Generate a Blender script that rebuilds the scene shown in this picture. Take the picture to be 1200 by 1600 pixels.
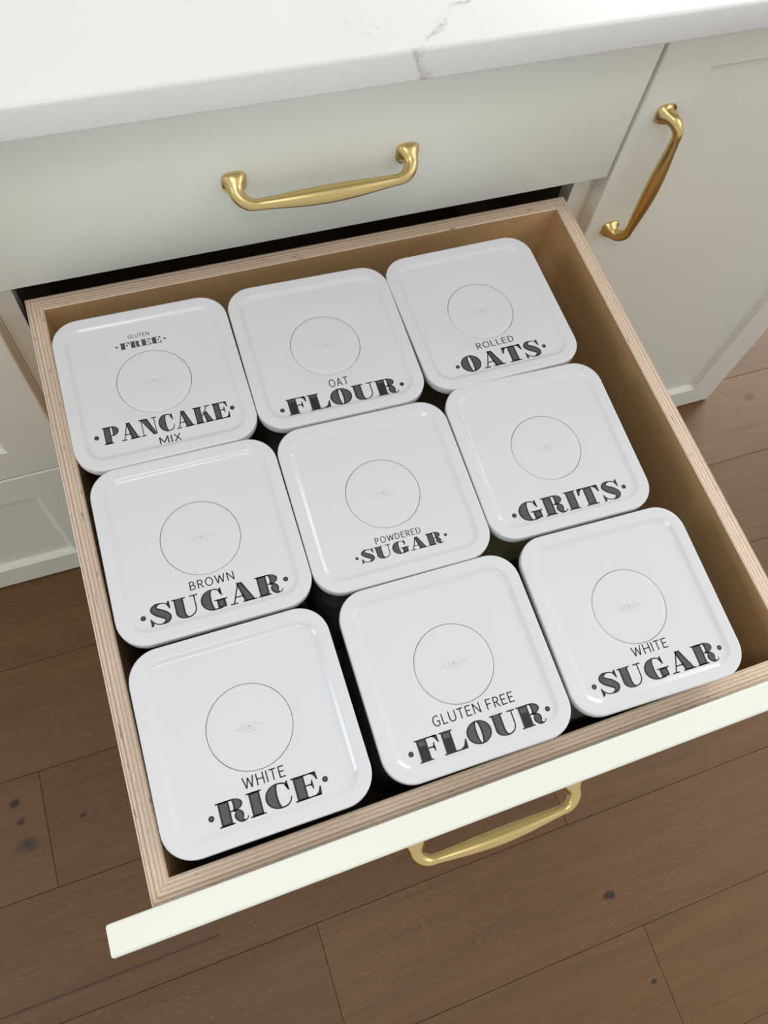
import bpy, bmesh, math, random
from mathutils import Vector, Matrix

random.seed(7)
for o in list(bpy.data.objects):
    bpy.data.objects.remove(o)
SC = bpy.context.scene
COL = SC.collection

# ------------------------------------------------------------------ camera
cam = bpy.data.cameras.new('camera')
camo = bpy.data.objects.new('camera', cam)
COL.objects.link(camo)
cam.sensor_fit = 'HORIZONTAL'
cam.sensor_width = 36.0
cam.lens = 1267.034 / 1200 * 36.0
cam.shift_x = -(623.2 - 600) / 1200
cam.shift_y = -(800 - 790.107) / 1200
cam.clip_start = 0.02
rot = (Matrix.Rotation(math.radians(-19.24117), 4, 'Z') @ Matrix.Rotation(math.radians(-6.29672), 4, 'Y')
       @ Matrix.Rotation(math.radians(23.92939), 4, 'X'))
camo.matrix_world = Matrix.Translation((-0.06459, -0.58255, 1.33817)) @ rot
SC.camera = camo

# ------------------------------------------------------------------ light
w = bpy.data.worlds.new('world')
SC.world = w
w.use_nodes = True
w.node_tree.nodes['Background'].inputs['Color'].default_value = (0.985, 0.99, 1.0, 1)
w.node_tree.nodes['Background'].inputs['Strength'].default_value = 0.685


def area(name, loc, target, sx, sy, power, color):
    l = bpy.data.lights.new(name, 'AREA')
    l.shape = 'RECTANGLE'
    l.size, l.size_y, l.energy, l.color = sx, sy, power, color
    o = bpy.data.objects.new(name, l)
    COL.objects.link(o)
    o.location = loc
    o.rotation_euler = (Vector(target) - Vector(loc)).to_track_quat('-Z', 'Y').to_euler()
    return o


area('side_window', (2.4, -1.2, 2.5), (0.2, -0.4, 0.5), 1.9, 1.5, 15, (0.99, 0.99, 1.0))
area('back_window', (3.0, 1.8, 1.9), (0.2, -0.4, 0.5), 2.2, 1.6, 95, (1.0, 1.0, 0.98))
area('left_window', (-2.2, -0.3, 2.35), (0.2, -0.4, 0.5), 0.7, 0.6, 14, (0.90, 0.94, 1.0))
area('ceiling_light', (-0.2, -0.95, 2.5), (0.1, -0.4, 0.0), 0.5, 0.35, 5, (1.0, 0.98, 0.95))

SC.view_settings.view_transform = 'Standard'
SC.view_settings.look = 'None'
SC.view_settings.gamma = 1.0
SC.view_settings.use_curve_mapping = False
SC.view_settings.exposure = 0.03


# ------------------------------------------------------------------ materials
def srgb(r, g, b):
    f = lambda c: c / 12.92 if c <= 0.04045 else ((c + 0.055) / 1.055) ** 2.4
    return (f(r / 255), f(g / 255), f(b / 255), 1)


class NT:
    def __init__(self, name):
        self.m = bpy.data.materials.new(name)
        self.m.use_nodes = True
        self.t = self.m.node_tree
        self.b = self.t.nodes['Principled BSDF']

    def n(self, typ, **kw):
        x = self.t.nodes.new(typ)
        for k, v in kw.items():
            setattr(x, k, v)
        return x

    def l(self, a, b):
        self.t.links.new(a, b)

    def val(self, sock, v):
        if hasattr(v, 'is_linked') or isinstance(v, bpy.types.NodeSocket):
            self.l(v, sock)
        else:
            sock.default_value = v

    def math(self, op, a, b=0.0, c=None, clamp=False):
        x = self.n('ShaderNodeMath', operation=op, use_clamp=clamp)
        self.val(x.inputs[0], a)
        self.val(x.inputs[1], b)
        if c is not None:
            self.val(x.inputs[2], c)
        return x.outputs[0]

    def mix(self, f, a, b, blend='MIX'):
        x = self.n('ShaderNodeMix', data_type='RGBA', blend_type=blend)
        self.val(x.inputs['Factor'], f)
        self.val(x.inputs['A'], a)
        self.val(x.inputs['B'], b)
        return x.outputs['Result']

    def ramp(self, f, stops, interp='LINEAR'):
        x = self.n('ShaderNodeValToRGB')
        x.color_ramp.interpolation = interp
        e = x.color_ramp.elements
        while len(e) < len(stops):
            e.new(0.5)
        for el, (p, c) in zip(e, stops):
            el.position = p
            el.color = c
        self.val(x.inputs[0], f)
        return x.outputs[0]

    def noise(self, vec, scale, detail=2.0, rough=0.5, dist=0.0):
        x = self.n('ShaderNodeTexNoise')
        self.val(x.inputs['Vector'], vec)
        x.inputs['Scale'].default_value = scale
        x.inputs['Detail'].default_value = detail
        x.inputs['Roughness'].default_value = rough
        x.inputs['Distortion'].default_value = dist
        return x.outputs['Fac']

    def mapping(self, vec, scale=(1, 1, 1), loc=(0, 0, 0), rotz=0):
        x = self.n('ShaderNodeMapping')
        self.l(vec, x.inputs['Vector'])
        x.inputs['Scale'].default_value = scale
        x.inputs['Location'].default_value = loc
        x.inputs['Rotation'].default_value = (0, 0, rotz)
        return x.outputs[0]

    def pos(self):
        return self.n('ShaderNodeNewGeometry').outputs['Position']

    def bump(self, h, strength=0.1, dist=0.001):
        x = self.n('ShaderNodeBump')
        x.inputs['Strength'].default_value = strength
        x.inputs['Distance'].default_value = dist
        self.val(x.inputs['Height'], h)
        self.l(x.outputs[0], self.b.inputs['Normal'])


def simple(name, col, rough=0.4, metal=0.0, spec=0.5, var=0.0, vscale=30, bump=0.0, bscale=200):
    q = NT(name)
    q.b.inputs['Roughness'].default_value = rough
    q.b.inputs['Metallic'].default_value = metal
    q.b.inputs['Specular IOR Level'].default_value = spec
    p = q.pos()
    if var:
        f = q.noise(p, vscale, 3)
        c2 = tuple(min(1, c * (1 + var)) for c in col[:3]) + (1,)
        c1 = tuple(c * (1 - var) for c in col[:3]) + (1,)
        q.l(q.mix(f, c1, c2), q.b.inputs['Base Color'])
    else:
        q.b.inputs['Base Color'].default_value = col
    if bump:
        q.bump(q.noise(p, bscale, 2), bump, 0.0005)
    return q.m


M_PAINT = simple('painted_cabinet', srgb(228, 229, 217), 0.38, var=0.012, vscale=6, bump=0.05, bscale=90)
M_PAINT_FRAME = simple('painted_frame', srgb(228, 226, 214), 0.45, var=0.015, vscale=8)
M_CAB_IN = simple('cabinet_interior', srgb(120, 104, 84), 0.6, var=0.08, vscale=14)
M_PLASTIC = simple('white_plastic', srgb(212, 213, 214), 0.17, spec=0.4, var=0.008, vscale=20, bump=0.02, bscale=500)
M_BUTTON = simple('white_button', srgb(212, 213, 214), 0.25, spec=0.4, var=0.006, vscale=20)
M_INK = simple('black_ink', srgb(24, 24, 25), 0.55, var=0.15, vscale=300)
M_INKGREY = simple('grey_ink', srgb(74, 75, 76), 0.6, var=0.35, vscale=700)
M_GASKET = simple('grey_silicone', srgb(150, 152, 154), 0.5, var=0.03)
M_DARK = simple('shadow_gap', srgb(40, 36, 32), 0.8, var=0.05)
M_BRASS = simple('brushed_brass', srgb(216, 191, 132), 0.28, metal=1.0, var=0.04, vscale=60, bump=0.04, bscale=160)


def m_clear():
    q = NT('clear_plastic')
    t = q.n('ShaderNodeBsdfTransparent')
    t.inputs[0].default_value = (0.88, 0.9, 0.9, 1)
    g = q.n('ShaderNodeBsdfGlossy')
    g.inputs['Roughness'].default_value = 0.08
    lw = q.n('ShaderNodeLayerWeight')
    lw.inputs['Blend'].default_value = 0.25
    mx = q.n('ShaderNodeMixShader')
    q.l(q.math('MULTIPLY', lw.outputs['Fresnel'], 0.6), mx.inputs[0])
    q.l(t.outputs[0], mx.inputs[1])
    q.l(g.outputs[0], mx.inputs[2])
    q.l(mx.outputs[0], q.t.nodes['Material Output'].inputs['Surface'])
    return q.m


M_CLEAR = m_clear()


def m_quartz():
    q = NT('white_quartz')
    p = q.pos()
    base = q.mix(q.noise(p, 9, 4), srgb(221, 221, 217), srgb(227, 227, 223))
    # one long vein running across the slab, wandering
    wob = q.noise(p, 17, 5, 0.65)
    wob2 = q.noise(p, 60, 3, 0.6)
    sx = q.n('ShaderNodeSeparateXYZ')
    q.l(p, sx.inputs[0])
    d = q.math('SUBTRACT', sx.outputs[0], q.math('MULTIPLY_ADD', sx.outputs[1], 1.02, 0.252))
    d = q.math('ADD', d, q.math('MULTIPLY_ADD', wob, 0.055, -0.0275))
    d = q.math('ADD', d, q.math('MULTIPLY_ADD', wob2, 0.016, -0.008))
    a = q.math('ABSOLUTE', d)
    v = q.ramp(a, [(0.0, (1, 1, 1, 1)), (0.0014, (0.7, 0.7, 0.7, 1)), (0.0042, (0, 0, 0, 1))])
    brk = q.ramp(q.noise(p, 38, 3), [(0.4, (0.05, 0.05, 0.05, 1)), (0.6, (1, 1, 1, 1))])
    c = q.mix(q.math('MULTIPLY', q.math('MULTIPLY', v, brk), 0.8), base, srgb(176, 160, 148))
    # faint hairline marks elsewhere
    n2 = q.noise(p, 24, 5, 0.7, 0.6)
    h = q.ramp(q.math('ABSOLUTE', q.math('SUBTRACT', n2, 0.5)), [(0.0, (1, 1, 1, 1)), (0.012, (0, 0, 0, 1))])
    gate = q.ramp(q.noise(p, 11, 2), [(0.56, (0, 0, 0, 1)), (0.68, (1, 1, 1, 1))])
    c = q.mix(q.math('MULTIPLY', q.math('MULTIPLY', h, gate), 0.35), c, srgb(172, 168, 160))
    q.l(c, q.b.inputs['Base Color'])
    q.b.inputs['Roughness'].default_value = 0.3
    return q.m


M_QUARTZ = m_quartz()


def m_ply_edge():
    # uv.x across the board (0 outside .. 1 inside), uv.y metres along it
    q = NT('plywood_edge')
    uv = q.n('ShaderNodeUVMap', uv_map='UVMap').outputs[0]
    s = q.n('ShaderNodeSeparateXYZ')
    q.l(uv, s.inputs[0])
    st = q.mapping(uv, (1.0, 14, 1))
    wob = q.noise(st, 1.3, 2)
    u = q.math('ADD', s.outputs[0], q.math('MULTIPLY_ADD', wob, 0.05, -0.025))
    L1, L2, D1, D2 = srgb(240, 221, 200), srgb(232, 211, 187), srgb(178, 142, 112), srgb(204, 174, 146)
    c = q.ramp(u, [(0.0, srgb(240, 226, 210)), (0.06, srgb(240, 226, 210)), (0.09, D1), (0.15, L1), (0.25, L2), (0.29, D1),
                   (0.36, L1), (0.46, L1), (0.50, D2), (0.56, L2), (0.66, L1), (0.70, D2), (0.76, L2), (0.86, L1), (0.90, D2),
                   (0.95, L1)])
    g = q.noise(q.mapping(uv, (26, 90, 1)), 2.0, 4)
    c = q.mix(0.5, c, q.ramp(g, [(0.3, srgb(196, 184, 172)), (0.7, srgb(255, 252, 248))]), 'MULTIPLY')
    void = q.ramp(q.noise(q.mapping(uv, (5.0, 26, 1)), 2.0, 2), [(0.67, (0, 0, 0, 1)), (0.71, (1, 1, 1, 1))])
    c = q.mix(q.math('MULTIPLY', void, 0.75), c, srgb(92, 66, 46))
    q.l(c, q.b.inputs['Base Color'])
    q.b.inputs['Roughness'].default_value = 0.5
    q.bump(g, 0.15, 0.0004)
    return q.m


def m_veneer():
    q = NT('birch_veneer')
    uv = q.n('ShaderNodeUVMap', uv_map='UVMap').outputs[0]
    g = q.noise(q.mapping(uv, (60, 4, 1)), 1.0, 5, 0.6, 0.4)
    b = q.noise(q.mapping(uv, (9, 2, 1)), 1.0, 2)
    c = q.ramp(g, [(0.25, srgb(192, 150, 102)), (0.75, srgb(216, 177, 128))])
    c = q.mix(q.math('MULTIPLY', b, 0.5), c, srgb(208, 168, 118))
    q.l(c, q.b.inputs['Base Color'])
    q.b.inputs['Roughness'].default_value = 0.42
    return q.m


M_PLY = m_ply_edge()
M_VENEER = m_veneer()

KNOTS = [(0.369, -0.778, 0.0085, 1.0), (-0.440, -0.362, 0.007, 0.8), (-0.436, -0.391, 0.006, 0.7), (-0.432, -0.424, 0.014, 0.45),
         (-0.350, -0.409, 0.004, 0.6), (1.043, -0.041, 0.012, 0.4), (0.382, -0.905, 0.004, 0.7), (0.62, -0.42, 0.006, 0.5)]


def m_floor():
    q = NT('oak_plank')
    p = q.pos()
    oi = q.n('ShaderNodeObjectInfo')
    off = q.n('ShaderNodeVectorMath', operation='ADD')
    q.l(p, off.inputs[0])
    cx = q.n('ShaderNodeCombineXYZ')
    q.l(q.math('MULTIPLY', oi.outputs['Random'], 31.0), cx.inputs[0])
    q.l(q.math('MULTIPLY', oi.outputs['Random'], 17.0), cx.inputs[1])
    q.l(cx.outputs[0], off.inputs[1])
    v = off.outputs[0]
    g1 = q.noise(q.mapping(v, (2.2, 26, 1)), 1.0, 5, 0.62, 0.9)
    g2 = q.noise(q.mapping(v, (9, 170, 1)), 1.0, 4, 0.6, 0.3)
    g3 = q.noise(q.mapping(v, (70, 480, 1)), 1.0, 2, 0.5)
    blot = q.noise(v, 6.5, 3)
    c = q.ramp(g1, [(0.25, srgb(100, 74, 48)), (0.5, srgb(116, 88, 60)), (0.75, srgb(128, 100, 70))])
    c = q.mix(0.30, c, q.ramp(g2, [(0.3, srgb(88, 64, 42)), (0.7, srgb(138, 110, 80))]))
    c = q.mix(q.math('MULTIPLY', blot, 0.35), c, srgb(106, 84, 56))
    fleck = q.ramp(g3, [(0.62, (0, 0, 0, 1)), (0.76, (1, 1, 1, 1))])
    gate = q.ramp(q.noise(v, 4.0, 2), [(0.40, (0.12, 0.12, 0.12, 1)), (0.60, (1, 1, 1, 1))])
    c = q.mix(q.math('MULTIPLY', q.math('MULTIPLY', fleck, gate), 0.45), c, srgb(186, 160, 126))
    # knots and one dark streak, where the boards have them
    sx = q.n('ShaderNodeSeparateXYZ')
    q.l(p, sx.inputs[0])
    wob = q.math('MULTIPLY_ADD', q.noise(p, 70, 2), 0.012, -0.006)
    for kx, ky, kr, ks in KNOTS:
        dx = q.math('MULTIPLY', q.math('SUBTRACT', sx.outputs[0], kx), 0.75)
        dy = q.math('SUBTRACT', sx.outputs[1], ky)
        r = q.math('ADD', q.math('SQRT', q.math('ADD', q.math('MULTIPLY', dx, dx), q.math('MULTIPLY', dy, dy))), wob)
        f = q.math('MULTIPLY', q.math('SUBTRACT', 1.0, q.math('DIVIDE', r, kr), clamp=True), ks * 2.2, clamp=True)
        c = q.mix(f, c, srgb(40, 34, 28))
    ys = q.math('ABSOLUTE', q.math('ADD', q.math('SUBTRACT', sx.outputs[1], -0.632), q.math('MULTIPLY', wob, 0.15)))
    f = q.math('SUBTRACT', 1.0, q.math('DIVIDE', ys, 0.0026), clamp=True)
    f = q.math('MULTIPLY', f, q.math('LESS_THAN', sx.outputs[0], -0.2))
    c = q.mix(q.math('MULTIPLY', f, 0.85), c, srgb(50, 36, 22))
    c = q.mix(1.0, c, oi.outputs['Color'], 'MULTIPLY')
    c = q.mix(1.0, c, (0.74, 0.605, 0.38, 1), 'MULTIPLY')
    q.l(c, q.b.inputs['Base Color'])
    q.b.inputs['Roughness'].default_value = 0.46
    q.b.inputs['Specular IOR Level'].default_value = 0.42
    q.bump(g2, 0.25, 0.0006)
    return q.m


M_FLOOR = m_floor()
M_SUB = simple('subfloor', srgb(58, 44, 32), 0.8, var=0.1)


def contents_mat(name, c, scale):
    return simple(name, srgb(*c), 0.85, var=0.12, vscale=scale, bump=0.4, bscale=scale)


# ------------------------------------------------------------------ object helpers
def smooth(me, angle=35):
    for p in me.polygons:
        p.use_smooth = True
    me.set_sharp_from_angle(angle=math.radians(angle))


def link(name, me, parent=None, mats=(), loc=None, label=None):
    o = bpy.data.objects.new(name, me)
    COL.objects.link(o)
    for m in mats:
        if m.name not in [x.name for x in me.materials if x]:
            me.materials.append(m)
    if parent:
        o.parent = parent
    if loc:
        o.location = loc
    if label:
        o['label'] = label
    return o


def thing(name, label, cat, loc=(0, 0, 0), rz=0.0, group=None):
    o = bpy.data.objects.new(name, None)
    o.empty_display_size = 0.05
    COL.objects.link(o)
    o.location = loc
    o.rotation_euler = (0, 0, rz)
    o['label'] = label
    o['category'] = cat
    if group:
        o['group'] = group
    return o


def from_bm(bm, ang=35, sm=True):
    bmesh.ops.recalc_face_normals(bm, faces=bm.faces)
    me = bpy.data.meshes.new('mesh')
    bm.to_mesh(me)
    bm.free()
    if sm:
        smooth(me, ang)
    return me


def box_mesh(x0, x1, y0, y1, z0, z1, bev=0.0, seg=2):
    bm = bmesh.new()
    bmesh.ops.create_cube(bm, size=1)
    for v in bm.verts:
        v.co = Vector((x0 + (v.co.x + .5) * (x1 - x0), y0 + (v.co.y + .5) * (y1 - y0), z0 + (v.co.z + .5) * (z1 - z0)))
    if bev:
        bmesh.ops.bevel(bm, geom=list(bm.edges), offset=bev, segments=seg, profile=0.5, affect='EDGES')
    return from_bm(bm, 40)


def shaker_mesh(x0, x1, yf, t, z0, z1, fw=0.0627, deep=0.009, slope=0.008):
    """Front with a recessed flat panel; face at y=yf looking to -y, thickness t behind it."""
    bm = bmesh.new()

    def ring(ix, y):
        return [bm.verts.new((x0 + ix, y, z0 + ix)), bm.verts.new((x1 - ix, y, z0 + ix)),
                bm.verts.new((x1 - ix, y, z1 - ix)), bm.verts.new((x0 + ix, y, z1 - ix))]

    e = 0.0018
    seq = [(e, yf + t), (e * .3, yf + t - e * .3), (0, yf + t - e), (0, yf + e), (e * .35, yf + e * .35), (e, yf), (fw, yf), (fw + .0006, yf + .0018), (fw + .0022, yf + .0022),
           (fw + slope, yf + deep - .0008), (fw + slope + .0016, yf + deep)]
    rs = [ring(*s) for s in seq]
    for a, b in zip(rs, rs[1:]):
        for i in range(4):
            j = (i + 1) % 4
            bm.faces.new((a[i], a[j], b[j], b[i]))
    bm.faces.new(rs[0])
    bm.faces.new(rs[-1])
    return from_bm(bm, 30, False)


def wall_mesh(a, b, ai, bi, z0, z1):
    """Mitred plywood board: outer edge a-b, inner edge ai-bi (plan points), faces veneer, rim edge shows plies."""
    bm = bmesh.new()
    uvl = bm.loops.layers.uv.new('UVMap')
    P = [Vector(a), Vector(b), Vector(bi), Vector(ai)]
    e = 0.0009
    ctr_dir = (P[2] + P[3] - P[0] - P[1]).normalized()
    ln = (P[1] - P[0]).length
    ax = (P[1] - P[0]).normalized()

    def V(p, z):
        return bm.verts.new((p.x, p.y, z))

    o0, o1, i0, i1 = P[0], P[1], P[3], P[2]
    lo = [V(o0, z0), V(o1, z0), V(i1, z0), V(i0, z0)]
    up = [V(o0, z1 - e), V(o1, z1 - e), V(i1, z1 - e), V(i0, z1 - e)]
    tt = e / (P[3] - P[0]).dot(ctr_dir)
    tp = [V(o0.lerp(i0, tt), z1), V(o1.lerp(i1, tt), z1), V(i1.lerp(o1, tt), z1), V(i0.lerp(o0, tt), z1)]
    fs = []
    fs.append((bm.faces.new((lo[0], lo[1], up[1], up[0])), 0))
    fs.append((bm.faces.new((lo[2], lo[3], up[3], up[2])), 0))
    fs.append((bm.faces.new((lo[1], lo[2], up[2], tp[2], tp[1], up[1])), 0))
    fs.append((bm.faces.new((lo[3], lo[0], up[0], tp[0], tp[3], up[3])), 0))
    fs.append((bm.faces.new((lo[3], lo[2], lo[1], lo[0])), 0))
    fs.append((bm.faces.new((tp[0], tp[1], tp[2], tp[3])), 1))
    fs.append((bm.faces.new((up[0], up[1], tp[1], tp[0])), 1))
    fs.append((bm.faces.new((up[2], up[3], tp[3], tp[2])), 1))
    th = (P[3] - P[0]).dot(ctr_dir)
    off = random.random() * 3
    for f, mi in fs:
        f.material_index = mi
        for lp in f.loops:
            q = Vector((lp.vert.co.x, lp.vert.co.y)) - P[0]
            if mi:
                lp[uvl].uv = (q.dot(ctr_dir) / th, q.dot(ax) + off)
            else:
                lp[uvl].uv = (lp.vert.co.z, q.dot(ax) + off)
    bmesh.ops.recalc_face_normals(bm, faces=bm.faces)
    me = bpy.data.meshes.new('mesh')
    bm.to_mesh(me)
    bm.free()
    return me


def handle_mesh(L=0.166, out=0.0222, rm=0.0082, re=0.0051, drop=0.0095):
    """Cabinet pull along local X, face at y=0, standing out to -y: flared square feet, arms sinking to a swelling bar."""
    half = L / 2
    pts = []        # x, out, radius, squareness
    for o_, r in [(0.0, .0112), (.0010, .0116), (.0022, .0113), (.0040, .0097), (.0062, .0083), (.0085, .0073)]:
        pts.append((-half - o_ * .10, o_, r, max(.35, 1 - o_ * 70)))
    o0 = .0085
    R, RX = out - o0, .016
    for k in range(1, 10):
        a = math.pi / 2 * k / 10
        pts.append((-half - .001 + RX * (1 - math.cos(a)), o0 + R * math.sin(a), .0073 + (re - .0073) * k / 10, .35 * (1 - k / 10)))
    nf = len(pts)
    x_s = -half - .001 + RX
    for k in range(0, 29):
        u = k / 28
        s_ = math.sin(math.pi * u) ** 1.35
        pts.append((x_s - 2 * x_s * u, out + .0022 * math.sin(math.pi * u), re + (rm - re) * s_, 0))
    pts += [(-p[0],) + p[1:] for p in reversed(pts[:nf])]
    C = [Vector((x, -o_, -drop * min(1.0, max(0.0, o_ - .0035) / (out - .0035)) ** 1.2)) for x, o_, r, q in pts]
    bm = bmesh.new()
    N = 24
    rings = []
    for i, (x, o_, r, q) in enumerate(pts):
        t = C[min(len(C) - 1, i + 1)] - C[max(0, i - 1)]
        if o_ < .003:
            t = Vector((0, -1 if x < 0 else 1, 0))
        t.normalize()
        bz = Vector((0, 0, 1))
        bz = (bz - t * t.dot(bz)).normalized()
        n = bz.cross(t)
        ring = []
        ex = 1 - .38 * q
        for k in range(N):
            a = 2 * math.pi * k / N
            f = lambda v: math.copysign(abs(v) ** ex, v) if abs(v) > 1e-9 else 0.0
            ring.append(bm.verts.new(C[i] + n * r * f(math.cos(a)) + bz * r * f(math.sin(a))))
        rings.append(ring)
    for a, b in zip(rings, rings[1:]):
        for k in range(N):
            j = (k + 1) % N
            bm.faces.new((a[k], a[j], b[j], b[k]))
    bm.faces.new(rings[0])
    bm.faces.new(rings[-1])
    return from_bm(bm, 50)


HANDLE = handle_mesh()
HANDLE.materials.append(M_BRASS)


def handle(parent, loc, vertical=False):
    o = link('handle', HANDLE, parent, label='polished brass pull handle with flared feet')
    o.location = loc
    if vertical:
        o.rotation_euler = (0, -math.pi / 2, 0)
    return o


# ------------------------------------------------------------------ floor (setting)
TF = 0.0223
floor = link('floor', box_mesh(-1.6, 2.6, -1.9, 1.4, -0.04, -0.015), mats=[M_SUB])
floor['kind'] = 'structure'
PITCH = 0.1686
Y0 = 0.0100
JOINTS = {0: [0.32, 1.62], 1: [-0.95, 0.62, 1.95], 2: [-0.401, 1.30], 3: [-1.05, 0.347, 1.75], 4: [-0.065, 1.28],
          5: [-0.90, 0.401, 1.9], 6: [-0.3, 1.2], 7: [0.2, 1.5], 8: [-0.6, 0.9]}
TINT = [(1.0, 1.0, 1.0), (0.93, 0.91, 0.89), (1.05, 1.04, 1.02), (0.97, 0.98, 1.0), (0.90, 0.88, 0.86), (1.03, 1.0, 0.97)]
nplank = 0
for row in range(-7, 9):
    ya, yb = Y0 - PITCH * (row + 1), Y0 - PITCH * row
    js = JOINTS.get(row)
    if js is None:
        s = random.uniform(-1.2, -0.2)
        js = [s, s + random.uniform(1.1, 1.7)]
    xs = [-1.55] + [j for j in js if -1.5 < j < 2.5] + [2.55]
    for xa, xb in zip(xs, xs[1:]):
        g = 0.00025
        bm = bmesh.new()
        bmesh.ops.create_cube(bm, size=1)
        for v in bm.verts:
            v.co = Vector((xa + g + (v.co.x + .5) * (xb - xa - 2 * g), ya + g + (v.co.y + .5) * (yb - ya - 2 * g), -0.0148 + (v.co.z + .5) * 0.0148))
        top = [e for e in bm.edges if all(abs(v.co.z) < 1e-6 for v in e.verts)]
        bmesh.ops.bevel(bm, geom=top, offset=0.0004, segments=1, affect='EDGES')
        o = link('plank', from_bm(bm, 20), floor, [M_FLOOR])
        t = TINT[(nplank * 5 + row * 3) % len(TINT)]
        o.color = (t[0], t[1], t[2], 1)
        nplank += 1

# ------------------------------------------------------------------ countertop
ct = link('countertop', box_mesh(-1.5, 0.985, -0.0605, 0.66, 0.8846, 0.914, 0.003, 3), mats=[M_QUARTZ])
ct['label'] = 'white quartz countertop slab with a faint brown vein above the cabinets'
ct['category'] = 'countertop'

# ------------------------------------------------------------------ cabinets
XN, XL, XR, XD, XE = -0.2076, -0.2030, 0.4527, 0.4585, 0.9515
SL, SR = -0.1841, 0.4315
ZT, ZG, ZLOW = 0.6914, 0.3448, 0.004
ZTOP = 0.8815


def carcass(root, x0, x1):
    link('side_panel', box_mesh(x0, x0 + .018, .0005, .62, .002, .8835), root, [M_CAB_IN])
    link('side_panel', box_mesh(x1 - .018, x1, .0005, .62, .002, .8835), root, [M_CAB_IN])
    link('back_panel', box_mesh(x0 + .0182, x1 - .0182, .608, .62, .002, .8835), root, [M_CAB_IN])
    link('bottom_panel', box_mesh(x0 + .0182, x1 - .0182, .0205, .6078, .085, .103), root, [M_CAB_IN])


def stile(root, x0, x1, z0=.002, z1=.8835):
    link('face_frame', box_mesh(x0, x1, -.0002, .0195, z0, z1, .0006, 1), root, [M_PAINT_FRAME])


# left cabinet
cl = thing('base_cabinet', 'painted base cabinet with recessed panel fronts left of the open drawer', 'cabinet', (-0.51, 0, 0))
xc = -0.51


def P(me, dx):
    me.transform(Matrix.Translation((-dx, 0, 0)))
    return me


XLL = -0.815
for nm, me, mt in [('side_panel', box_mesh(XLL, XLL + .018, .02, .62, .002, .8835), M_CAB_IN),
                   ('side_panel', box_mesh(-.2233, -.2056, .02, .62, .002, .8835), M_CAB_IN),
                   ('back_panel', box_mesh(XLL + .0182, -.2235, .608, .62, .002, .8835), M_CAB_IN),
                   ('face_frame', box_mesh(XLL, -.2056, -.0002, .0195, .002, .8835), M_PAINT_FRAME)]:
    link(nm, P(me, xc), cl, [mt])
d = link('drawer_front', P(box_mesh(XLL, XN, -TF, -.0005, ZT, ZTOP, .0012), xc), cl, [M_PAINT])
h = handle(d, (0, -TF + .0001, .784))
d = link('drawer_front', P(shaker_mesh(XLL, XN, -TF, TF - .0005, ZG + .0033, ZT - .0033), xc), cl, [M_PAINT])
handle(d, (0, -TF + .0001, .66))
d = link('drawer_front', P(shaker_mesh(XLL, XN, -TF, TF - .0005, ZLOW, ZG), xc), cl, [M_PAINT])
handle(d, (0, -TF + .0001, .315))

# middle cabinet
xm = 0.1248
cm = thing('base_cabinet', 'painted drawer cabinet with its second drawer pulled open full of white lids', 'cabinet', (xm, 0, 0))
for nm, me, mt in [('side_panel', box_mesh(-.2052, SL - .003, .02, .62, .002, .8835), M_CAB_IN),
                   ('side_panel', box_mesh(SR + .003, .4555, .02, .62, .002, .8835), M_CAB_IN),
                   ('back_panel', box_mesh(SL - .0028, SR + .0028, .608, .62, .002, .8835), M_CAB_IN),
                   ('face_frame_stile', box_mesh(-.2052, SL, -.0002, .0195, .002, .8835, .0005, 1), M_PAINT_FRAME),
                   ('face_frame_stile', box_mesh(SR, .4555, -.0002, .0195, .002, .8835, .0005, 1), M_PAINT_FRAME),
                   ('face_frame_rail', box_mesh(SL + .0002, SR - .0002, -.0002, .0195, .716, .735, .0005, 1), M_PAINT_FRAME),
                   ('face_frame_rail', box_mesh(SL + .0002, SR - .0002, -.0002, .0195, .335, .362, .0005, 1), M_PAINT_FRAME),
                   ('divider_panel', box_mesh(SL - .0028, SR + .0028, .0197, .6078, .716, .722), M_CAB_IN),
                   ('divider_panel', box_mesh(SL - .0028, SR + .0028, .0197, .6078, .345, .355), M_CAB_IN)]:
    link(nm, P(me, xm), cm, [mt])
d = link('drawer_front', P(box_mesh(XL, XR, -TF, -.0005, ZT, ZTOP, .0013, 2), xm), cm, [M_PAINT],
         label='plain flat top drawer front, closed')
handle(d, (0.1215 - xm, -TF + .0001, .7765))
d = link('drawer_front', P(shaker_mesh(XL, XR, -TF, TF - .0005, ZLOW, ZG), xm), cm, [M_PAINT])
handle(d, (0, -TF + .0001, .315))

# the open drawer
BXL, BXR, BYB, BYF, TW = -.1751, .4155, -.0091, -.5741, .0158
ZR, ZB = .6595, .428
ZF = .6860
ZFL = ZG + .0033
dr = link('drawer', P(shaker_mesh(XL, XR, BYF - TF - .0004, TF, ZFL, ZF), xm), cm, [M_PAINT],
          label='open plywood drawer with a painted front')
o_ = [(BXL, BYF), (BXR, BYF), (BXR, BYB), (BXL, BYB)]
i_ = [(BXL + TW, BYF + TW), (BXR - TW, BYF + TW), (BXR - TW, BYB - TW), (BXL + TW, BYB - TW)]
for k, nm in enumerate(['front_panel', 'side_panel', 'back_panel', 'side_panel']):
    j = (k + 1) % 4
    link('drawer_' + nm, P(wall_mesh(o_[k], o_[j], i_[k], i_[j], ZB, ZR), xm), dr, [M_VENEER, M_PLY])
bm_ = box_mesh(BXL + TW - .0002, BXR - TW + .0002, BYF + TW - .0002, BYB - TW + .0002, ZB + .008, ZB + .020)
link('drawer_bottom', P(bm_, xm), dr, [M_CAB_IN])
handle(dr, (0.1235 - xm, BYF - TF - .0003, .520))

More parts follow.
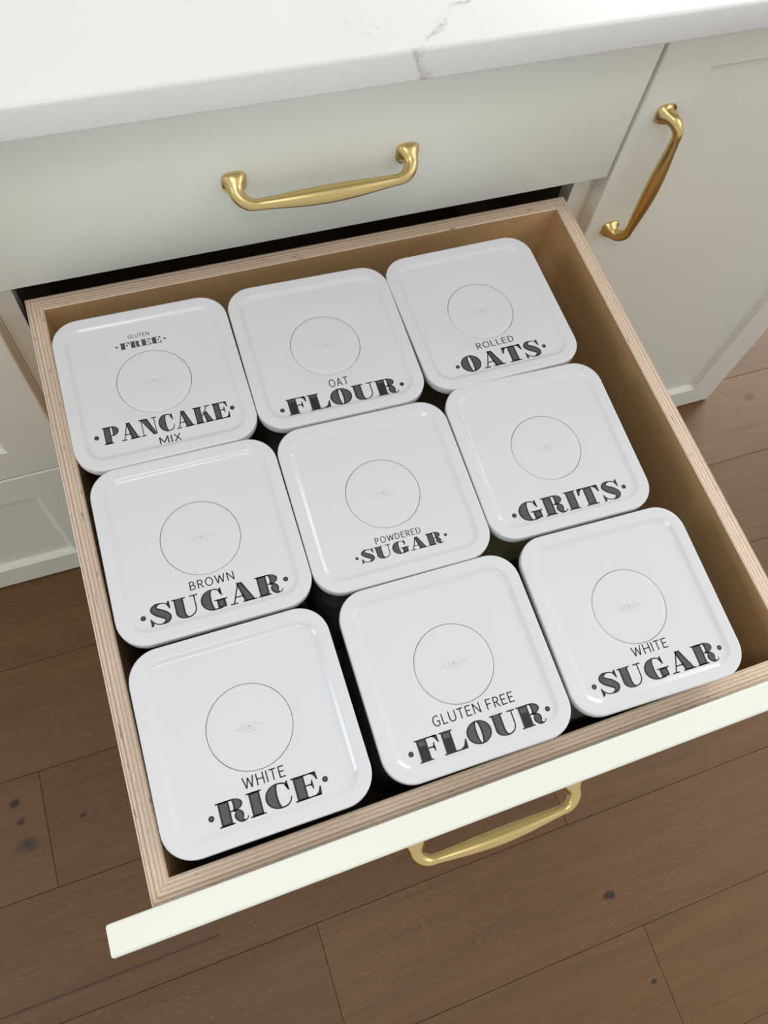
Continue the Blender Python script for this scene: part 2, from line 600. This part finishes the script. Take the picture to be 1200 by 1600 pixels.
# right cabinet with the door
xr_ = (XD + XE) / 2
cr = thing('base_cabinet', 'painted end cabinet with one recessed panel door right of the drawers', 'cabinet', (xr_, 0, 0))
for nm, me, mt in [('side_panel', box_mesh(.4560, .474, .02, .62, .002, .8835), M_CAB_IN),
                   ('end_panel', box_mesh(XE - .019, XE, -.0002, .62, .0, .8835, .0008, 1), M_PAINT),
                   ('back_panel', box_mesh(.4742, XE - .0192, .608, .62, .002, .8835), M_CAB_IN),
                   ('face_frame', box_mesh(.4560, XE - .0192, -.0002, .0195, .002, .8835), M_PAINT_FRAME)]:
    link(nm, P(me, xr_), cr, [mt])
dd = link('door', P(shaker_mesh(XD, XE, -TF, TF - .0005, .002, ZTOP), xr_), cr, [M_PAINT])
handle(dd, (0.4905 - xr_, -TF + .0001, .6868), True)


# ------------------------------------------------------------------ lettering
def catmull(pts, n=8):
    out = []
    m = len(pts)
    for i in range(m - 1):
        p0, p1, p2, p3 = pts[max(0, i - 1)], pts[i], pts[i + 1], pts[min(m - 1, i + 2)]
        for k in range(n):
            t = k / n
            out.append(tuple(0.5 * (2 * b + (c - a) * t + (2 * a - 5 * b + 4 * c - d_) * t * t + (3 * b - a - 3 * c + d_) * t ** 3)
                             for a, b, c, d_ in zip(p0, p1, p2, p3)))
    out.append(tuple(pts[-1]))
    return out


class Glyph:
    OUT = 0.07

    def __init__(self):
        self.black = []
        self.grey = []

    def poly(self, pts):
        self.black.append([tuple(p) for p in pts])

    def strip(self, A, B, fill=True):
        for i in range(len(A) - 1):
            self.black.append([A[i], A[i + 1], B[i + 1], B[i]])
        if fill:
            a2, b2, ok = [], [], []
            for (ax, ay), (bx, by) in zip(A, B):
                dx, dy = bx - ax, by - ay
                L = math.hypot(dx, dy)
                t = self.OUT / L if L > 1e-6 else 1
                ok.append(L > 2.5 * self.OUT)
                a2.append((ax + dx * t, ay + dy * t))
                b2.append((bx - dx * t, by - dy * t))
            for i in range(len(A) - 1):
                if ok[i] and ok[i + 1]:
                    self.grey.append([a2[i], a2[i + 1], b2[i + 1], b2[i]])

    def stem(self, x0, x1, y0=0, y1=1, fill=True):
        self.poly([(x0, y0), (x1, y0), (x1, y1), (x0, y1)])
        if fill:
            e = self.OUT
            self.grey.append([(x0 + e, y0 + e * 1.3), (x1 - e, y0 + e * 1.3), (x1 - e, y1 - e * 1.3), (x0 + e, y1 - e * 1.3)])

    def hair(self, x0, x1, y, t=0.058):
        self.poly([(x0, y), (x1, y), (x1, y + t), (x0, y + t)])

    def line(self, a, b, wd=0.05):
        dx, dy = b[0] - a[0], b[1] - a[1]
        L = math.hypot(dx, dy)
        nx, ny = -dy / L * wd / 2, dx / L * wd / 2
        self.poly([(a[0] + nx, a[1] + ny), (a[0] - nx, a[1] - ny), (b[0] - nx, b[1] - ny), (b[0] + nx, b[1] + ny)])

    def slab(self, p, fill=True):
        self.poly(p)
        if fill:
            cx = sum(q[0] for q in p) / 4
            e = self.OUT
            # p: bl, br, tr, tl
            self.grey.append([(p[0][0] + e * 1.3, p[0][1] + e), (p[1][0] - e * 1.3, p[1][1] + e), (p[2][0] - e * 1.3, p[2][1] - e),
                              (p[3][0] + e * 1.3, p[3][1] - e)])

    def path(self, pts, fill=True):
        c = catmull(pts)
        A, B = [], []
        for i, (x, y, wd) in enumerate(c):
            p0, p1 = c[max(0, i - 1)], c[min(len(c) - 1, i + 1)]
            dx, dy = p1[0] - p0[0], p1[1] - p0[1]
            L = math.hypot(dx, dy) or 1
            nx, ny = -dy / L * wd / 2, dx / L * wd / 2
            A.append((x + nx, y + ny))
            B.append((x - nx, y - ny))
        self.strip(A, B, fill)


def ell(cx, cy, rx, ry, a0, a1, n=28):
    return [(cx + rx * math.cos(math.radians(a0 + (a1 - a0) * i / n)), cy + ry * math.sin(math.radians(a0 + (a1 - a0) * i / n))) for i in range(n + 1)]


def fat(ch):
    g = Glyph()
    H = 0.058
    if ch in 'PRFEBLKI':
        g.stem(.08, .49)
        g.hair(0, .57, 0)
        g.hair(0, .57, .942)
    if ch == 'I':
        return g, .57
    if ch == 'P':
        g.strip(ell(.60, .715, .40, .285, 90, -90), ell(.57, .715, .05, .235, 90, -90))
        g.hair(.49, .60, .942)
        g.hair(.49, .60, .43)
        return g, 1.0
    if ch == 'R':
        g.strip(ell(.60, .745, .37, .255, 90, -90), ell(.57, .745, .05, .207, 90, -90))
        g.hair(.49, .60, .942)
        g.hair(.49, .64, .49)
        g.path([(.60, .515, .05), (.70, .48, .16), (.755, .36, .33), (.775, .20, .33), (.83, .07, .19), (.95, .025, .06), (1.04, .07, .04), (1.08, .16, .035)])
        return g, 1.08
    if ch in 'FE':
        W = .98
        g.hair(.49, W - .05, .942)
        g.poly([(W - .30, 1), (W - .02, 1), (W, .66), (W - .05, .66), (W - .13, .86)])
        g.hair(.49, .74, .50)
        g.poly([(.74, .71), (.775, .71), (.775, .33), (.74, .33), (.70, .47), (.64, .52), (.70, .56)])
        if ch == 'E':
            g.hair(.49, W, 0)
            g.poly([(W - .30, 0), (W + .02, 0), (W + .05, .36), (W, .36), (W - .09, .14)])
            return g, 1.03
        return g, .98
    if ch == 'L':
        g.hair(.49, .96, 0)
        g.poly([(.62, 0), (.99, 0), (1.02, .42), (.97, .42), (.86, .16)])
        return g, 1.02
    if ch == 'K':
        g.line((.49, .42), (.93, .97), .05)
        g.hair(.74, 1.1, .942)
        g.slab([(.70, 0), (1.14, 0), (.80, .70), (.61, .55)])
        g.hair(.62, 1.18, 0)
        return g, 1.16
    if ch == 'A':
        g.line((.15, .02), (.50, .98), .055)
        g.slab([(.62, 0), (1.07, 0), (.66, 1.0), (.42, 1.0)])
        g.hair(.25, .66, .29)
        g.hair(0, .32, 0)
        g.hair(.53, 1.15, 0)
        return g, 1.15
    if ch == 'N':
        g.stem(.13, .18, fill=False)
        g.hair(0, .31, 0)
        g.hair(0, .42, .942)
        g.slab([(.74, 0), (.99, 0), (.54, 1.0), (.10, 1.0)])
        g.stem(.94, .99, fill=False)
        g.hair(.81, 1.12, .942)
        return g, 1.12
    if ch == 'O':
        g.strip(ell(.53, .5, .53, .52, 0, 360, 56), ell(.53, .5, .085, .46, 0, 360, 56))
        return g, 1.06
    if ch in 'CG':
        g.strip(ell(.53, .5, .53, .52, 62, 298, 40), ell(.56, .5, .10, .465, 78, 282, 40))
        g.path([(.62, .985, .05), (.75, .95, .06), (.85, .86, .05), (.90, .72, .04)], False)
        g.poly([(.86, .99), (.92, 1.02), (.94, .62), (.89, .62), (.80, .84)])
        if ch == 'C':
            g.path([(.60, .01, .045), (.76, .05, .06), (.88, .16, .05), (.96, .34, .04)], False)
            return g, .98
        g.path([(.60, .01, .05), (.72, .03, .1), (.85, .06, .1)], False)
        g.slab([(.66, .03), (1.03, .03), (1.03, .43), (.66, .43)])
        g.hair(.56, 1.12, .40)
        return g, 1.12
    if ch == 'U':
        g.hair(0, .58, .942)
        g.hair(.76, 1.10, .942)
        A = [(.08, 1), (.08, .32)] + ell(.51, .32, .43, .345, 180, 270, 14)[1:]
        B = [(.48, 1), (.48, .32)] + ell(.60, .32, .12, .275, 180, 270, 14)[1:]
        g.strip(A, B)
        g.path([(.50, -.0, .05), (.66, .02, .06), (.84, .12, .055), (.93, .30, .05), (.945, .5, .05), (.945, 1.0, .05)], False)
        return g, 1.10
    if ch == 'T':
        g.stem(.33, .74)
        g.hair(.22, .85, 0)
        g.hair(.03, 1.04, .942)
        g.poly([(0.02, 1), (.33, 1), (.16, .86), (.06, .62), (0.0, .62)])
        g.poly([(1.05, 1), (.74, 1), (.91, .86), (1.01, .62), (1.07, .62)])
        return g, 1.07
    if ch == 'S':
        g.path([(.83, .82, .04), (.72, .94, .05), (.52, .99, .06), (.32, .94, .17), (.22, .77, .31), (.36, .60, .37), (.58, .45, .38),
                (.73, .27, .32), (.66, .09, .19), (.46, .02, .06), (.26, .06, .05), (.11, .20, .04)])
        g.poly([(.80, .97), (.86, 1.03), (.90, 1.03), (.90, .64), (.86, .64), (.78, .84)])
        g.poly([(.05, -.03), (.01, -.03), (.01, .36), (.05, .36), (.14, .16), (.12, .03)])
        return g, .93
    raise ValueError(ch)


SANS_W = 0.105


def thin(ch):
    g = Glyph()
    W = SANS_W
    r = W / 2

    def ln(*pts):
        for a, b in zip(pts, pts[1:]):
            g.line(a, b, W)

    def arc(cx, cy, rx, ry, a0, a1, n=20):
        g.strip(ell(cx, cy, rx + r, ry + r, a0, a1, n), ell(cx, cy, rx - r, ry - r, a0, a1, n), False)

    if ch == 'I':
        ln((.06, 0), (.06, 1)); return g, .12
    if ch in 'LEFHNMBDRPKU':
        pass
    if ch == 'L':
        ln((.06, 0), (.06, 1)); ln((.06, r), (.48, r)); return g, .48
    if ch in 'EF':
        ln((.06, 0), (.06, 1)); ln((.06, 1 - r), (.52, 1 - r)); ln((.06, .52), (.46, .52))
        if ch == 'E':
            ln((.06, r), (.53, r))
        return g, .53
    if ch == 'H':
        ln((.06, 0), (.06, 1)); ln((.62, 0), (.62, 1)); ln((.06, .52), (.62, .52)); return g, .68
    if ch == 'N':
        ln((.06, 0), (.06, 1)); ln((.07, .97), (.62, .03)); ln((.63, 0), (.63, 1)); return g, .69
    if ch == 'M':
        ln((.06, 0), (.06, 1)); ln((.07, .97), (.42, .15), (.77, .97)); ln((.78, 0), (.78, 1)); return g, .84
    if ch == 'T':
        ln((0, 1 - r), (.58, 1 - r)); ln((.29, 0), (.29, 1)); return g, .58
    if ch == 'X':
        ln((.03, 0), (.55, 1)); ln((.03, 1), (.55, 0)); return g, .58
    if ch == 'A':
        ln((.03, 0), (.32, 1), (.61, 0)); ln((.13, .34), (.51, .34)); return g, .64
    if ch == 'W':
        ln((.03, 1), (.25, .03), (.48, .9), (.71, .03), (.93, 1)); return g, .96
    if ch == 'O':
        arc(.38, .5, .33, .465, 0, 360, 40); return g, .76
    if ch == 'U':
        ln((.06, .3), (.06, 1)); ln((.62, .3), (.62, 1)); arc(.34, .31, .28, .275, 180, 360); return g, .68
    if ch == 'G':
        arc(.40, .5, .34, .465, 50, 300, 32); ln((.62, .08), (.62, .46)); ln((.42, .46), (.66, .46)); return g, .70
    if ch in 'PR':
        ln((.06, 0), (.06, 1)); ln((.06, 1 - r), (.28, 1 - r)); ln((.06, .47), (.28, .47)); arc(.28, .709, .2, .238, 90, -90)
        if ch == 'R':
            ln((.26, .47), (.52, 0))
        return g, .55
    if ch == 'B':
        ln((.06, 0), (.06, 1)); ln((.06, 1 - r), (.27, 1 - r)); ln((.06, .53), (.30, .53)); ln((.06, r), (.28, r))
        arc(.27, .738, .17, .209, 90, -90); arc(.29, .29, .22, .238, 90, -90); return g, .57
    if ch == 'D':
        ln((.06, 0), (.06, 1)); ln((.06, 1 - r), (.22, 1 - r)); ln((.06, r), (.22, r)); arc(.22, .5, .38, .448, 90, -90, 28); return g, .66
    if ch == ' ':
        return g, .22
    raise ValueError(ch)


LID = 0.1608
LH = LID / 2
RIM, BEV = .0086, .0150
PANEL = -.0026


def lid_z(x, y):
    """height of the lid's surface (0 = rim) at local x, y in metres."""
    d_ = LH - max(abs(x), abs(y))
    if d_ < RIM:
        return 0.0
    if d_ < BEV:
        t = (d_ - RIM) / (BEV - RIM)
        return PANEL * (t * t * (3 - 2 * t))
    return PANEL


def word_mesh(word, x0, x1, base, h, style, dots=(), dr_=2.1, emboss=False):
    """word laid out between x0 and x1 (mm), cap height h, on the lid surface."""
    gl = []
    x = 0.0
    gap = .07 if style == 'fat' else .19
    for ch in word:
        g, adv = (fat if style == 'fat' else thin)(ch)
        gl.append((g, x))
        x += adv + gap
    tot = x - gap
    sx = (x1 - x0) / tot
    verts, faces, mi = [], [], []

    def add(poly, lift, m):
        ids = []
        for px, py in poly:
            X, Y = px / 1000, py / 1000
            ids.append(len(verts))
            verts.append((X, Y, lid_z(X, Y) + lift))
        faces.append(ids)
        mi.append(m)

    for g, gx in gl:
        tr = lambda p: (x0 + (p[0] + gx) * sx, base + p[1] * h)
        for p in g.black:
            add([tr(q) for q in p], .00012, 0)
        for p in g.grey:
            add([tr(q) for q in p], .00022, 1)
    for dx, dy in dots:
        add([(dx + dr_ * math.cos(2 * math.pi * k / 24), dy + dr_ * math.sin(2 * math.pi * k / 24)) for k in range(24)], .00012, 0)
        add([(dx + dr_ * .5 * math.cos(2 * math.pi * k / 16), dy + dr_ * .5 * math.sin(2 * math.pi * k / 16)) for k in range(16)], .00022, 1)
    me = bpy.data.meshes.new('mesh')
    me.from_pydata(verts, [], faces)
    me.materials.append(M_INK)
    me.materials.append(M_INKGREY)
    for p, m in zip(me.polygons, mi):
        p.material_index = m
    bm = bmesh.new()
    bm.from_mesh(me)
    for f in bm.faces:
        f.normal_update()
        if f.normal.z < 0:
            f.normal_flip()
    bm.to_mesh(me)
    bm.free()
    return me


# ------------------------------------------------------------------ containers
def rsq(h, r, na=10, ns=10):
    """rounded square outline, constant vertex count"""
    r = max(r, .0008)
    out = []
    for k, (cx, cy) in enumerate([(1, 1), (-1, 1), (-1, -1), (1, -1)]):
        c = Vector((cx * (h - r), cy * (h - r)))
        a0 = k * 90
        arc_ = [c + r * Vector((math.cos(math.radians(a0 + 90 * i / na)), math.sin(math.radians(a0 + 90 * i / na)))) for i in range(na + 1)]
        out += arc_
        nk = [(1, 1), (-1, 1), (-1, -1), (1, -1)][(k + 1) % 4]
        c2 = Vector((nk[0] * (h - r), nk[1] * (h - r)))
        b0 = math.radians(a0 + 90)
        s = arc_[-1]
        e = c2 + r * Vector((math.cos(b0), math.sin(b0)))
        out += [s.lerp(e, i / ns) for i in range(1, ns)]
    return out


def loft(bm, rings, close_first=True, close_last=True):
    vr = [[bm.verts.new(p) for p in r] for r in rings]
    for a, b in zip(vr, vr[1:]):
        n = len(a)
        for i in range(n):
            j = (i + 1) % n
            bm.faces.new((a[i], a[j], b[j], b[i]))
    if close_first:
        bm.faces.new(vr[0])
    if close_last:
        bm.faces.new(vr[-1])
    return vr


CR = .0250
BR = .0332


def lid_mesh():
    bm = bmesh.new()
    R3 = lambda o_, z: [(p.x, p.y, z) for p in rsq(LH - o_, CR - o_ * .9)]
    rings = [R3(.0065, -.0105), R3(.0012, -.0105), R3(.0004, -.0100), R3(0, -.0085), R3(0, -.0014), R3(.0002, -.0006), R3(.0007, -.0001),
             R3(.0014, 0), R3(.0020, 0), R3(RIM - .0006, 0), R3(RIM + .0006, -.0002)]
    for k in range(1, 7):
        t = k / 7
        rings.append(R3(RIM + (BEV - RIM) * t, PANEL * (t * t * (3 - 2 * t))))
    rings.append(R3(BEV, PANEL))
    rings.append(R3(BEV + .003, PANEL))
    last = rings[-1]

    def circ_(r, z):
        return [(r * p[0] / math.hypot(p[0], p[1]), r * p[1] / math.hypot(p[0], p[1]), z) for p in last]

    rings.append([tuple(a * .5 + b * .5 for a, b in zip(p, q)) for p, q in zip(last, circ_(BR + .0012, PANEL))])
    rings += [circ_(BR + .0010, PANEL), circ_(BR + .00045, PANEL - .0001), circ_(BR + .0003, PANEL - .0005), circ_(BR + .0003, PANEL - .005)]
    loft(bm, rings)
    return from_bm(bm, 40)


def button_mesh():
    bm = bmesh.new()
    n = 96
    c = lambda r, z: [(r * math.cos(2 * math.pi * k / n), r * math.sin(2 * math.pi * k / n), z) for k in range(n)]
    loft(bm, [c(BR - .0001, PANEL - .0048), c(BR - .0001, PANEL - .0006), c(BR - .0005, PANEL - .0001), c(BR - .0012, PANEL + .00005),
              c(BR * .8, PANEL - .00004), c(BR * .4, PANEL - .0001), c(.0004, PANEL - .0001)])
    return from_bm(bm, 40)


def logo_mesh():
    """three raised letters O X O between two little strokes, white on white"""
    bm = bmesh.new()
    z0, z1 = PANEL - .0003, PANEL + .00022

    def prism(poly, inner=None):
        n = len(poly)
        a = [bm.verts.new((x, y, z0)) for x, y in poly]
        b = [bm.verts.new((x, y, z1)) for x, y in poly]
        for i in range(n):
            bm.faces.new((a[i], a[(i + 1) % n], b[(i + 1) % n], b[i]))
        if inner is None:
            bm.faces.new(b)
            return
        c = [bm.verts.new((x, y, z1)) for x, y in inner]
        d = [bm.verts.new((x, y, z0)) for x, y in inner]
        for i in range(n):
            j = (i + 1) % n
            bm.faces.new((b[i], b[j], c[j], c[i]))
            bm.faces.new((c[i], c[j], d[j], d[i]))

    s = .001
    for cx in (-5.2, 5.2):
        prism([(s * x, s * y) for x, y in ell(cx, 0, 2.5, 2.4, 0, 360, 24)[:-1]], [(s * x, s * y) for x, y in ell(cx, 0, 1.4, 1.3, 0, 360, 24)[:-1]])
    for sg in (1, -1):
        prism([(s * -2.2, s * -2.3 * sg), (s * -.9, s * -2.3 * sg), (s * 2.2, s * 2.3 * sg), (s * .9, s * 2.3 * sg)])
    for sg in (1, -1):
        A = [(sg * s * (8.2 + 3.2 * t), s * (-.5 * math.sin(t * 3.1))) for t in [k / 6 for k in range(7)]]
        prism(A + [(x, y - s * .55) for x, y in reversed(A)])
    A = [(s * x, s * (-3.1 - .5 * math.cos(x / 6))) for x in range(-6, 7, 2)]
    prism(A + [(x, y - s * .5) for x, y in reversed(A)])
    return from_bm(bm, 40, False)


ZC = ZB + .020           # drawer bottom inside
ZLID = .6897             # rim of the lids
CH = ZLID - ZC


def body_mesh():
    bm = bmesh.new()
    Q = lambda hh, r, z: [(p.x, p.y, z) for p in rsq(hh, r)]
    top = CH - .0125
    loft(bm, [Q(.066, .016, .0015), Q(.0668, .018, .0003), Q(.068, .02, .0), Q(.0715, .022, .0045), Q(.0742, .022, top - .006), Q(.0752, .022, top),
              Q(.0736, .021, top), Q(.0726, .021, top - .006), Q(.0700, .021, .006), Q(.067, .019, .0025)], True, True)
    return from_bm(bm, 40)


def gasket_mesh():
    bm = bmesh.new()
    Q = lambda hh, r, z: [(p.x, p.y, z) for p in rsq(hh, r)]
    vr = loft(bm, [Q(.0705, .019, -.0106), Q(.0755, .022, -.0106), Q(.0768, .023, -.0117), Q(.0755, .022, -.0124), Q(.0705, .019, -.0124)], False, False)
    a, b = vr[0], vr[-1]
    n = len(a)
    for i in range(n):
        bm.faces.new((b[i], b[(i + 1) % n], a[(i + 1) % n], a[i]))
    return from_bm(bm, 40)


def contents_mesh(fill):
    bm = bmesh.new()
    Q = lambda hh, r, z: [(p.x, p.y, z) for p in rsq(hh, r)]
    loft(bm, [Q(.0665, .018, .0030), Q(.0694, .020, .0066), Q(.0694 + .002 * fill / .2, .0205, fill - .003), Q(.0690, .02, fill), Q(.03, .01, fill + .004)])
    return from_bm(bm, 40)


ME_LID, ME_BTN, ME_LOGO, ME_BODY, ME_GASK = lid_mesh(), button_mesh(), logo_mesh(), body_mesh(), gasket_mesh()
ME_LID.materials.append(M_PLASTIC)
ME_BTN.materials.append(M_BUTTON)
ME_LOGO.materials.append(M_BUTTON)
ME_BODY.materials.append(M_CLEAR)
ME_GASK.materials.append(M_GASKET)
PROUD = lambda z: z

FL, TH = 'fat', 'thin'
LIDS = [
    (-.0754, -.1501, -.0121, 'gluten free pancake mix', (214, 196, 160), 160,
     [('PANCAKE', -54.0, 57.4, -54.6, 17.2, FL, [(-59.6, -46.0), (60.6, -45.6)], 2.1), ('FREE', -22.3, 15.2, 39.6, 7.0, FL, [(-25.6, 43.4), (18.4, 43.2)], 1.0),
      ('GLUTEN', -13.8, 5.6, 50.2, 4.2, TH, [], 0), ('MIX', -8.4, 10.4, -66.2, 7.2, TH, [], 0)]),
    (.0865, -.1529, -.0238, 'oat flour', (222, 206, 176), 140,
     [('FLOUR', -52.6, 53.6, -67.2, 17.2, FL, [(-57.6, -60.0), (58.2, -59.4)], 2.1), ('OAT', -8.6, 9.8, -47.0, 8.4, TH, [], 0)]),
    (.2487, -.1532, .0026, 'rolled oats', (206, 182, 142), 90,
     [('OATS', -42.6, 42.0, -65.2, 18.0, FL, [(-46.6, -56.4), (46.2, -56.2)], 2.0), ('ROLLED', -20.0, 19.6, -42.8, 7.0, TH, [], 0)]),
    (-.0723, -.3115, -.0178, 'brown sugar', (150, 104, 62), 200,
     [('SUGAR', -53.8, 54.4, -65.4, 17.6, FL, [(-58.8, -56.6), (58.8, -55.6)], 2.1), ('BROWN', -18.2, 18.7, -44.0, 7.5, TH, [], 0)]),
    (.0894, -.3161, -.0238, 'powdered sugar', (236, 234, 230), 120,
     [('SUGAR', -36.4, 37.8, -59.0, 11.4, FL, [(-39.9, -53.2), (41.2, -52.6)], 1.4), ('POWDERED', -20.3, 21.2, -45.2, 5.7, TH, [], 0)]),
    (.2517, -.3146, -.0310, 'grits', (226, 206, 150), 260,
     [('GRITS', -49.6, 51.8, -66.2, 18.2, FL, [(-54.4, -57.6), (56.2, -56.6)], 2.1)]),
    (-.0739, -.4751, -.0106, 'white rice', (228, 222, 206), 220,
     [('RICE', -38.6, 39.8, -65.0, 17.8, FL, [(-43.2, -56.4), (44.2, -55.2)], 2.2), ('WHITE', -15.4, 16.7, -44.0, 8.7, TH, [], 0)]),
    (.0961, -.4780, -.0174, 'gluten free flour', (232, 226, 214), 120,
     [('FLOUR', -51.8, 56.8, -66.8, 17.8, FL, [(-56.8, -57.8), (61.0, -57.4)], 2.1), ('GLUTEN FREE', -32.6, 37.6, -43.8, 8.5, TH, [], 0)]),
    (.2605, -.4784, -.0329, 'white sugar', (238, 236, 232), 260,
     [('SUGAR', -53.4, 57.8, -65.4, 17.6, FL, [(-57.8, -56.0), (62.0, -55.6)], 2.1), ('WHITE', -14.6, 18.8, -42.6, 8.4, TH, [], 0)]),
]
LABELS = [
    'clear square storage canister, white lid reading GLUTEN FREE PANCAKE MIX',
    'clear square storage canister, white lid reading OAT FLOUR',
    'clear square storage canister, white lid reading ROLLED OATS',
    'clear square storage canister, white lid reading BROWN SUGAR',
    'clear square storage canister, white lid reading POWDERED SUGAR in small letters',
    'clear square storage canister, white lid reading GRITS',
    'clear square storage canister, white lid reading WHITE RICE',
    'clear square storage canister, white lid reading GLUTEN FREE FLOUR',
    'clear square storage canister, white lid reading WHITE SUGAR',
]
for (x, y, a, nm, ccol, csc, words), lab in zip(LIDS, LABELS):
    r = thing('storage_canister', lab, 'canister', (x, y, ZC), a, 'canisters filling the open drawer')
    link('body', ME_BODY, r, label='clear plastic canister body')
    link('contents', contents_mesh(.13 + .04 * random.random()), r, [contents_mat('contents_' + nm.replace(' ', '_'), ccol, csc * 6)])
    link('gasket', ME_GASK, r, loc=(0, 0, CH), label='grey silicone seal')
    ld = link('lid', ME_LID, r, loc=(0, 0, CH), label='white square lid with round push button')
    link('button', ME_BTN, ld)
    link('embossed_logo', ME_LOGO, ld)
    for wd, x0, x1, base, hh, st, dots, dr_ in words:
        link('lettering', word_mesh(wd, x0, x1, base, hh, st, dots, dr_), ld,
             label=('bold black and grey lettering ' if st == FL else 'thin black lettering ') + wd)
